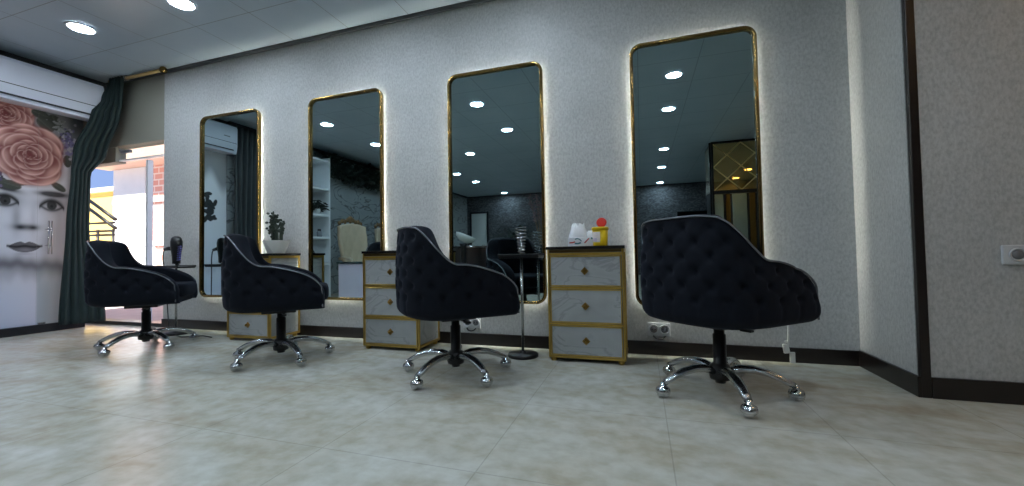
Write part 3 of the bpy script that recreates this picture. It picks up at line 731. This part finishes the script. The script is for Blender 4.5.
tb = thing('tissue_box', 'white tissue box with red and teal swooshes beside yellow tub', 'tissue box', (-.356, 2.565, .682), R(6))
MB().box(-.085, .085, -.05, .05, 0, .058, .004).build('carton', 'tissue_card', tb)
rows = []
for k, (zz, hx, hy) in enumerate(((.055, .062, .02), (.075, .056, .026), (.10, .046, .022), (.125, .040, .014), (.140, .034, .006))):
    rows.append([Vector((-.02+hx*math.cos(2*math.pi*j/24)*(1+.10*math.sin(j*2.6+k)), hy*math.sin(2*math.pi*j/24)*(1+.35*math.sin(j*3.1+k*1.3)), zz+.012*math.sin(j*1.7)*(k > 2))) for j in range(24)])
m_ = MB(); V = m_.grid(rows, closeu=True); m_.b.faces.new(V[-1]); m_.build('pulled_tissue', 'tissue_paper', tb)
rows = [[Vector((.062+.03*math.cos(j*.26), .02*math.sin(j*.26), .056+.0*j)) for j in range(24)], [Vector((.062+.034*math.cos(j*.26), .026*math.sin(j*.26), .075+.01*math.sin(j))) for j in range(24)], [Vector((.06+.02*math.cos(j*.26), .012*math.sin(j*.26), .10)) for j in range(24)]]
m_ = MB(); V = m_.grid(rows, closeu=True); m_.b.faces.new(V[-1]); m_.build('pulled_tissue', 'tissue_paper', tb)
def strip(m_, pts, w_, y):
    for (x0, z0), (x1, z1) in zip(pts, pts[1:]):
        d = Vector((x1-x0, 0, z1-z0)).normalized(); n_ = Vector((-d.z, 0, d.x))*w_/2
        a, b_ = Vector((x0, y, z0)), Vector((x1, y, z1)); m_.prism([a-n_, b_-n_, b_+n_, a+n_], (0, .0012, 0))
m_ = MB(); strip(m_, [(-.075, .024), (-.052, .026), (-.04, .030)], .008, -.0515); strip(m_, [(.018, .022), (.032, .036), (.046, .050)], .007, -.0515); m_.build('red_swoosh', 'print_red', tb)
m_ = MB(); strip(m_, [(-.042, .020), (-.022, .018), (-.004, .024)], .009, -.0515); strip(m_, [(-.04, .046), (-.024, .050), (-.010, .044), (0, .032)], .006, -.0515); strip(m_, [(.058, .052), (.072, .046), (.08, .034)], .010, -.0515); m_.build('teal_swoosh', 'print_teal', tb)

yb = thing('sharps_tub', 'small yellow tub with a round red cap standing up', 'container', (-.230, 2.445, .682))
MB().lathe([(0, 0), (.040, 0), (.042, .004), (.047, .098), (.044, .098), (.040, .01), (0, .01)], n=28).build('tub', 'yellow_plastic', yb)
MB().lathe([(.044, .094), (.051, .095), (.051, .106), (.046, .112), (0, .112)], n=28).build('lid', 'yellow_plastic', yb)
MB().lathe([(0, -.004), (.028, -.004), (.030, 0), (.028, .004), (.020, .005), (0, .005)], n=24, mtx=Matrix.Translation((.010, -.008, .139)) @ Matrix.Rotation(R(80), 4, 'X')).build('flip_cap', 'red_plastic', yb)
rows = [[Vector(((.0432+.045*(z-.004)/.9+.0012)*math.cos(R(a)), (.0432+.045*(z-.004)/.9+.0012)*math.sin(R(a)), z)) for a in range(-155, -84, 7)] for z in (.022, .04, .06, .082)]
m_ = MB(); m_.grid(rows); m_.build('label', 'label_white', yb)
rows = [[Vector(((.0432+.045*(z-.004)/.9+.002)*math.cos(R(a)), (.0432+.045*(z-.004)/.9+.002)*math.sin(R(a)), z)) for a in range(-145, -104, 6)] for z in (.026, .034, .046)]
m_ = MB(); m_.grid(rows); m_.build('label_print', 'print_lilac', yb)

# ------------------------------------------------------------------ floor stands for hair tools
def make_stand(hz):
    t = thing('tool_stand', 'x', 'stand')
    MB().lathe([(0, 0), (.094, 0), (.096, .004), (.096, .016), (.090, .021), (.02, .024), (.016, .036), (0, .036)], n=36).build('round_base', 'black_metal', t)
    MB().tube([(0, 0, .034), (0, 0, hz+.008)], .0085, 12).build('pole', 'brushed_alloy', t)
    MB().box(-.13, .13, -.075, .075, hz, hz+.017, .006).box(-.13, .13, -.078, -.070, hz+.01, hz+.026, .003).box(-.13, .13, .070, .078, hz+.01, hz+.026, .003).build('tray', 'black_plastic', t)
    for sx_ in (.0,):
        P = []
        for i in range(150):
            k = i/149; a = k*2*math.pi*8; r_ = .020+.016*k
            P.append((sx_+r_*math.cos(a), r_*math.sin(a), .03+hz+.165*k))
        MB().tube(P, .0034, 6).build('spiral_holder', 'chrome', t)
        MB().tube([(sx_, .0, hz+.015), (sx_, .0, hz+.035)], .01, 8).build('holder_socket', 'black_plastic', t)
    return t
sg = make_stand(.617); sg.location = (-.722, 2.445, 0)
tag(sg, 'black floor stand with empty chrome spiral holder by the tissue box dresser', 'stand', 'hair tool floor stands')
s2 = make_stand(.572); s2.location = (-3.87, 2.46, 0); tag(s2, 'black floor stand with a hair dryer in it beside the doorway', 'stand', 'hair tool floor stands')
hd = thing('hair_dryer', 'black hair dryer standing nozzle down in its spiral holder', 'hair dryer', (-3.87, 2.46, .612))
MB().lathe([(0, 0), (.030, .0), (.030, .02), (.032, .06), (.038, .11), (.043, .15), (.044, .19), (.036, .225), (.018, .24), (0, .241)], n=20).build('barrel', 'black_plastic', hd)
MB().tube([(-.03, 0, .13), (-.08, -.01, .135), (-.13, -.012, .125)], [.02, .018, .014], 12).build('handle', 'black_plastic', hd)
m_ = MB()
for k in range(7): m_.tube([(.028+.002*k, -.01, .03+.019*k), (.078+.002*k, -.02, .036+.019*k)], .006, 6)
m_.build('diffuser_fingers', 'purple_plastic', hd)
MB().tube([(-.13, -.012, .125), (-.15, -.012, .10), (-.155, -.01, .03), (-.14, .0, -.1), (-.12, .02, -.57), (-.05, .0, -.600), (.10, -.06, -.607), (.22, -.10, -.607), (.36, -.02, -.607), (.50, -.05, -.607)], .0045, 8).build('power_cord', 'cable_black', hd)

# ------------------------------------------------------------------ sockets and cables
def make_twin():
    t = thing('wall_socket', 'x', 'socket')
    MB().box(-.066, .066, -.012, 0, -.042, .042, .004).build('plate', 'socket_plastic', t)
    for sx_ in (-1, 1):
        MB().lathe([(.020, 0), (.024, .002), (.027, .008), (.030, .009), (.031, 0)], n=24, ring=True, mtx=Matrix.Translation((sx_*.032, -.012, 0)) @ Matrix.Rotation(R(90), 4, 'X')).build('socket_ring', 'socket_plastic', t)
        MB().lathe([(0, 0), (.021, 0), (.021, .003), (0, .003)], n=20, mtx=Matrix.Translation((sx_*.032, -.012, 0)) @ Matrix.Rotation(R(90), 4, 'X')).build('socket_well', 'grey_plastic', t)
        MB().ball((sx_*.032-.009, -.0155, 0), .004, .002, .004, 8, 6).ball((sx_*.032+.009, -.0155, 0), .004, .002, .004, 8, 6).build('contact_hole', 'black_plastic', t)
    return t
tw = make_twin(); tw.location = (.094, D, .158); tag(tw, 'white twin wall socket low behind the biggest salon chair', 'socket', 'low twin sockets')
t2 = copy_tree(tw); t2.location = (-1.17, D, .158); tag(t2, 'white twin wall socket low behind third salon chair, left of the floor stand', 'socket', 'low twin sockets')
for x in (.094, -1.17):
    o = MB().tube([(x-.035, D-.016, .118), (x-.02, D-.03, .106), (x, D-.034, .102), (x+.02, D-.03, .104), (x+.036, D-.016, .118)], .005, 8).build('cable', 'cable_black')
    tag(o, 'black cable loop hanging under the twin socket behind the biggest chair' if x > 0 else 'black cable loop hanging under the twin socket behind third chair', 'cable', 'socket cables')
o = thing('wall_socket', 'white single wall socket on the right wall at the photo edge', 'socket', (1.452, YJ, .603))
MB().box(-.046, .046, -.011, 0, -.040, .040, .004).build('plate', 'socket_plastic', o)
MB().lathe([(.018, 0), (.021, .002), (.024, .007), (.027, .008), (.028, 0)], n=24, ring=True, mtx=Matrix.Translation((0, -.011, 0)) @ Matrix.Rotation(R(90), 4, 'X')).build('socket_ring', 'socket_plastic', o)
MB().lathe([(0, 0), (.019, 0), (.019, .003), (0, .003)], n=20, mtx=Matrix.Translation((0, -.011, 0)) @ Matrix.Rotation(R(90), 4, 'X')).build('socket_well', 'grey_plastic', o)
o = thing('power_cable', 'pale flat cable with white plug hanging beside the biggest chair', 'cable', (.785, D-.02, 0))
MB().box(-.016, -.004, -.006, 0, .10, .36, .002, mtx=Matrix.Rotation(R(3), 4, 'Y')).build('flat_cable', 'cable_white', o)
MB().box(-.020, .010, -.014, .004, .055, .108, .004, mtx=Matrix.Rotation(R(-8), 4, 'Y')).tube([(-.012, -.006, .105), (-.016, -.006, .125)], .008, 8).build('plug', 'cable_white', o)
MB().box(.0, .026, -.012, .0, .001, .062, .003).build('plug_lead', 'cable_white', o)

# ------------------------------------------------------------------ air conditioner
ac = thing('air_conditioner', 'long white split air conditioner above the printed glass', 'air conditioner', (XL, 1.965, 2.03))
AW = .585
pr = [(0, .02), (.19, .0), (.205, .04), (.212, .10), (.212, .33), (.195, .36), (0, .365)]
MB().prism([(x, -AW, z) for x, z in pr], (0, 2*AW, 0)).build('body', 'ac_plastic', ac)
MB().box(.206, .2145, -AW+.01, AW-.01, .132, .138).build('panel_seam', 'slot_dark', ac)
MB().box(.204, .2155, -AW+.05, AW-.05, .035, .050, .003).build('air_slot', 'slot_dark', ac)
MB().box(.17, .222, -AW+.05, AW-.05, -.004, .012, .004).build('louvre', 'ac_plastic', ac)
MB().box(.211, .2135, -AW+.10, -AW+.18, .20, .215).build('badge', 'grey_plastic', ac)

# ------------------------------------------------------------------ curtains
cr_ = thing('curtain_rod', 'gold curtain rod with ball end under the ceiling at the doorway', 'curtain rod', (-4.63, 2.62, 2.468))
MB().tube([(-.48, 0, 0), (.29, 0, 0)], .016, 14).build('rod', 'brass_rod', cr_)
MB().ball((.315, 0, 0), .032).lathe([(.018, -.01), (.024, 0), (.018, .01)], n=14, ring=True, mtx=Matrix.Translation((.29, 0, 0)) @ Matrix.Rotation(R(90), 4, 'Y')).build('finial', 'gold', cr_)
MB().tube([(.24, 0, 0), (.24, .066, .01)], .008, 8).build('bracket', 'gold', cr_)
MB().lathe([(.018, -.006), (.028, -.006), (.028, .006), (.018, .006)], n=18, ring=True, mtx=Matrix.Translation((-.22, 0, 0)) @ Matrix.Rotation(R(90), 4, 'Y')).build('curtain_ring', 'brushed_alloy', cr_)
def drape(name, rows_def, nf, amp, m, label, thick=.006):
    # rows_def: (z, (ax,ay), (bx,by)) from top to bottom; folds push along the normal
    Z = [q[0] for q in rows_def]
    P = []
    nu, nv = 90, 46
    for i in range(nv+1):
        z = Z[0]+(Z[-1]-Z[0])*i/nv
        for k in range(len(rows_def)-1):
            if rows_def[k][0] >= z >= rows_def[k+1][0]-1e-9: break
        f = (rows_def[k][0]-z)/(rows_def[k][0]-rows_def[k+1][0]); f = f*f*(3-2*f)
        a = Vector(rows_def[k][1]).lerp(Vector(rows_def[k+1][1]), f); c = Vector(rows_def[k][2]).lerp(Vector(rows_def[k+1][2]), f)
        d = (c-a).normalized(); n_ = Vector((-d.y, d.x)); row = []
        for j in range(nu+1):
            s_ = j/nu; q = a.lerp(c, s_)+n_*amp*(math.sin(s_*nf*2*math.pi+.4*math.sin(z*3))+.35*math.sin(s_*nf*5.1+z*2))
            row.append(Vector((q.x, q.y, z)))
        P.append(row)
    m_ = MB(); m_.grid(P); o = m_.build(name, m)
    md = o.modifiers.new('thick', 'SOLIDIFY'); md.thickness = thick
    return o
o = drape('curtain', [(2.485, (-5.08, 2.60), (-4.87, 2.61)), (2.24, (-5.04, 2.52), (-4.87, 2.60)), (2.08, (-5.04, 2.44), (-4.91, 2.60)), (1.72, (-5.19, 2.386), (-5.11, 2.60)), (1.50, (-5.19, 2.37), (-5.20, 2.515)), (1.0, (-5.19, 2.345), (-5.20, 2.515)), (.055, (-5.19, 2.30), (-5.08, 2.59))], 5, .012, 'curtain', None)
tag(o, 'dark green curtain pulled aside left of the bright doorway', 'curtain')
o = drape('curtain', [(2.45, (XL+.09, .50), (XL+.09, 1.34)), (1.2, (XL+.09, .62), (XL+.09, 1.32)), (.03, (XL+.09, .50), (XL+.09, 1.34))], 11, .03, 'curtain_grey', None)
tag(o, 'grey pleated curtain on the left wall, seen in the leftmost mirror', 'curtain')

# ------------------------------------------------------------------ the rest of the room, seen in the mirrors
sh = thing('shelf_unit', 'white open shelf unit reflected in the second mirror', 'shelf', (XL, .12, 0))
for yy in (-.24, .24): MB().box(.003, .36, yy-.012, yy+.012, 0, 2.3, .003).build('side_panel', 'white_paint', sh)
MB().box(.003, .012, -.228, .228, 0, 2.3).build('back_panel', 'white_paint', sh)
for z in (.04, .52, .95, 1.32, 1.75, 2.22): MB().box(.012, .355, -.228, .228, z, z+.03, .003).build('shelf', 'white_paint', sh)
rg = random.Random(5)
def foliage(c, R_, n, size, m_, rg, flat=1.0):
    for _ in range(n):
        d = Vector((rg.gauss(0, 1), rg.gauss(0, 1), rg.gauss(0, 1)*flat)); d = d.normalized()*rg.random()**.4
        q = Vector(c)+Vector((d.x*R_[0], d.y*R_[1], d.z*R_[2])); a = Vector((rg.gauss(0, 1), rg.gauss(0, 1), rg.gauss(-.3, .6))).normalized(); b_ = a.orthogonal().normalized()
        m_.poly([q, q+a*size*.5+b_*size*.22, q+a*size, q+a*size*.5-b_*size*.22])
for z, lb in ((1.35, 'trailing dark plant on the upper white shelf in the second mirror'),):
    v = thing('shelf_plant', lb, 'plant', (XL+.26, .05, z)); MB().lathe([(0, 0), (.04, 0), (.055, .09), (.048, .09), (0, .08)], n=18).build('pot', 'white_ceramic', v)
    m_ = MB(); foliage((0, 0, .14), (.11, .16, .09), 110, .09, m_, rg); m_.build('foliage', 'leaf_dark', v, recalc=False)
for z, lb in ((.98, 'small dark jar on the middle white shelf in the second mirror'), (.55, 'small dark jar on the lower white shelf in the second mirror')):
    v = thing('jar', lb, 'jar', (XL+.28, .03, z)); MB().lathe([(0, 0), (.035, 0), (.04, .02), (.04, .08), (.025, .10), (0, .10)], n=18).build('body', 'grey_plastic', v); MB().lathe([(0, .10), (.027, .10), (.027, .13), (0, .13)], n=18).build('lid', 'black_plastic', v)
m_ = MB(); rg = random.Random(11)
for k in range(26):
    y = -.30-k*.075; foliage((XL+.16, y, 2.28-.10*abs(math.sin(k*.9))), (.12, .09, .16), 60, .15, m_, rg)
o = m_.build('leaf_garland', 'leaf_dark', recalc=False); tag(o, 'dark leafy garland along the top of the marble wall in second mirror', 'garland')

def make_throne(x, y, rz, lb):
    t = thing('ornate_armchair', lb, 'chair', (x, y, 0), rz, 'ornate beige chairs')
    rows = []
    nu, nv = 24, 20
    for i in range(nv+1):
        v = i/nv; z = .45+.72*v; hw = .19+.08*math.sin(min(1, v*1.15)*math.pi*.62); row = []
        for j in range(nu+1):
            u = j/nu*2-1; zz = z+(.05*math.cos(u*math.pi/2) if i == nv else .05*v*math.cos(u*math.pi/2))
            tf = .012*abs(math.sin((u*3+v*4)*math.pi/2))*abs(math.sin((u*3-v*4)*math.pi/2))
            row.append(Vector((u*hw, -.20-.10*v+.05*(1-u*u)*-1+tf, zz)))
        rows.append(row)
    m_ = MB(); m_.grid(rows); b_ = m_.build('tufted_back', 'beige_leather', t); md = b_.modifiers.new('thick', 'SOLIDIFY'); md.thickness = .07; md.offset = -1
    m_ = MB()
    for a in range(-4, 5): m_.ball((a*.05, -.33, 1.22+.05*math.cos(a*.35)+.02*(a % 2)), .032, .022, .04, 10, 8)
    m_.ball((0, -.33, 1.31), .05, .025, .05, 12, 8); m_.build('carved_crest', 'carved_wood', t)
    MB().box(-.26, .26, -.22, .27, .34, .47, .04, seg=3).build('seat', 'beige_leather', t)
    for sx_ in (-1, 1):
        MB().tube([(sx_*.27, -.20, .62), (sx_*.30, 0, .64), (sx_*.30, .2, .62), (sx_*.28, .22, .45)], .028, 10).build('arm', 'beige_leather', t)
        for yy in (-.2, .22): MB().tube([(sx_*.23, yy, .36), (sx_*.25, yy, .2), (sx_*.23, yy, 0)], [.03, .022, .014], 10).build('leg', 'carved_wood', t)
make_throne(-4.52, -.40, R(-70), 'beige tufted chair with carved crest, whole in the second mirror')
make_throne(-4.50, -1.38, R(-75), 'beige tufted chair with carved crest, cut by second mirror right frame')
tb2 = thing('manicure_table', 'white low table with dark top reflected in second mirror', 'table', (-3.86, .45, 0), R(10))
MB().box(-.27, .27, -.16, .16, 0, .55, .006).build('body', 'table_white', tb2)
MB().box(-.29, .29, -.18, .18, .55, .575, .005).build('table_top', 'teal_top', tb2)
c_ = MB().lathe([(0, 0), (.025, 0), (.032, .085), (.028, .085), (.022, .008), (0, .008)], n=20).build('cup', 'white_ceramic'); c_.location = (-3.70, .45, .576); tag(c_, 'small white cup on the dark table top in second mirror', 'cup')

# far wall furniture
d4 = thing('door_3', 'pale door with dark frame in the far wall, seen in the third mirror', 'door', (-4.85, YR, 0)); d4['kind'] = 'structure'
MB().box(-.26, .26, 0, .03, 0, 1.95, .004).build('door_leaf', 'white_ceramic', d4)
MB().box(-.31, -.26, 0, .05, 0, 2.0).box(.26, .31, 0, .05, 0, 2.0).box(-.31, .31, 0, .05, 1.95, 2.0).build('door_frame', 'dark_frame', d4)
MB().tube([(.19, .03, .95), (.19, .07, .95), (.10, .07, .95)], .01, 8).build('door_handle', 'chrome', d4)
tv = thing('wall_screen', 'black wall screen on the far wall in the rightmost mirror', 'screen', (1.45, YR, 1.15))
MB().box(-.5, .5, .005, .05, 0, .58, .006).build('housing', 'black_plastic', tv); MB().box(-.48, .48, .05, .053, .02, .56).build('display', 'screen', tv)
dk = thing('reception_desk', 'black reception desk in front of the far wall, third mirror', 'desk', (-3.0, -2.2, 0))
MB().box(-.55, .75, -.25, .25, .08, .78, .01).build('body', 'black_plastic', dk); MB().box(-.60, .80, -.30, .30, .78, .82, .008).build('desk_top', 'dark_top', dk); MB().box(-.5, .7, -.2, .2, 0, .08).build('plinth', 'dark_frame', dk)
bs = thing('shampoo_basin', 'white tilted shampoo basin beside the black desk in third mirror', 'basin', (-3.15, -1.55, 0), R(-30))
MB().lathe([(0, 0), (.16, 0), (.16, .03), (.06, .06), (.05, .80), (.08, .86), (0, .86)], n=24).build('pedestal', 'black_plastic', bs)
MB().lathe([(0, 0), (.08, .01), (.17, .07), (.20, .14), (.185, .14), (.15, .07), (0, .03)], n=28, mtx=Matrix.Translation((0, 0, .88)) @ Matrix.Rotation(R(22), 4, 'Y')).build('bowl', 'white_ceramic', bs)
bp_ = thing('potted_plant', 'broad leaved dark plant in a black pot reflected in third mirror', 'plant', (-2.05, -1.3, 0))
MB().lathe([(0, 0), (.13, 0), (.16, .55), (.18, .75), (.16, .75), (.13, .68), (0, .68)], n=24).build('pot', 'velvet_teal', bp_)
m_ = MB(); rg = random.Random(8)
for _ in range(26):
    a = rg.uniform(0, 6.28); l_ = rg.uniform(.22, .42); h_ = rg.uniform(.18, .42); w_ = .05
    rows = []
    for k in range(6):
        f = k/5; c = Vector((math.cos(a)*l_*f, math.sin(a)*l_*f, .70+h_*math.sin(f*2.2)/.95)); s_ = Vector((-math.sin(a), math.cos(a), 0))*w_*math.sin(math.pi*min(.98, .08+f*.92))
        rows.append([c-s_, c+Vector((0, 0, -.012)), c+s_])
    m_.grid(rows)
m_.build('foliage', 'leaf_dark', bp_, recalc=False)
bv = thing('branch_vase', 'tall vase of dried berry branches at the third mirror right edge', 'vase', (-1.58, -1.2, 0))
MB().lathe([(0, 0), (.09, 0), (.12, .2), (.10, .5), (.06, .72), (.075, .8), (.06, .8), (.045, .72), (0, .7)], n=24).build('vase', 'black_plastic', bv)
m_ = MB(); m2 = MB(); rg = random.Random(9)
for _ in range(14):
    a = rg.uniform(0, 6.28); s_ = rg.uniform(.08, .24); p0 = Vector((0, 0, .75)); p1 = Vector((math.cos(a)*s_*.5, math.sin(a)*s_*.5, 1.2)); p2 = Vector((math.cos(a)*s_, math.sin(a)*s_, rg.uniform(1.4, 1.72)))
    m_.tube([p0, p1, p2], [.005, .004, .002], 5)
    for _ in range(20):
        f = rg.random(); q = p1.lerp(p2, f)+Vector((rg.gauss(0, .022), rg.gauss(0, .022), rg.gauss(0, .02))); m2.ball(q, .014, None, None, 6, 4)
m_.build('branches', 'carved_wood', bv); m2.build('berries', 'berry', bv)

# gold mirrored column
gc = thing('mirrored_column', 'gold mirrored column with diamond bevels, in the rightmost mirror', 'column', (1.18, -2.25, 0))
MB().box(0.0, 1.6, -.60, 0, 0, 2.495).build('core', 'dark_frame', gc)
MB().box(.03, 1.57, 0, .012, 1.66, 2.46).build('mirror_panel', 'gold_mirror', gc)
MB().box(-.012, 0, -.57, -.03, 1.66, 2.46).build('side_mirror', 'gold_mirror', gc)
m_ = MB()
for k in range(-2, 5):
    for sgn in (1, -1):
        x0, z0 = .03+k*.42, (1.66 if sgn > 0 else 2.46); pts = []
        x1, z1 = x0+.80*1.05, (2.46 if sgn > 0 else 1.66)
        t0, t1 = max(0, (.03-x0)/(x1-x0)), min(1, (1.57-x0)/(x1-x0))
        if t1-t0 < .05: continue
        m_.tube([(x0+(x1-x0)*t0, .013, z0+(z1-z0)*t0), (x0+(x1-x0)*t1, .013, z0+(z1-z0)*t1)], .010, 6)
m_.build('diamond_bevel', 'bevel_gold', gc)
for x, w_, mm in ((.03, .14, 'mirror_silver'), (.20, .07, 'gold'), (.30, .22, 'mirror_silver'), (.55, .09, 'gold'), (.67, .24, 'mirror_silver'), (.94, .12, 'gold'), (1.09, .26, 'mirror_silver'), (1.38, .14, 'gold')):
    MB().box(x, x+w_, 0, .012 if mm != 'gold' else .03, .06, 1.60, .004).build('strip_panel', mm, gc)
MB().box(0, .03, 0, .03, 0, 2.495).box(0, 1.6, 0, .03, 2.46, 2.495).box(0, 1.6, 0, .03, 1.60, 1.66).box(-.03, .0, -.03, 0, 0, 2.495).build('dark_edging', 'dark_frame', gc)
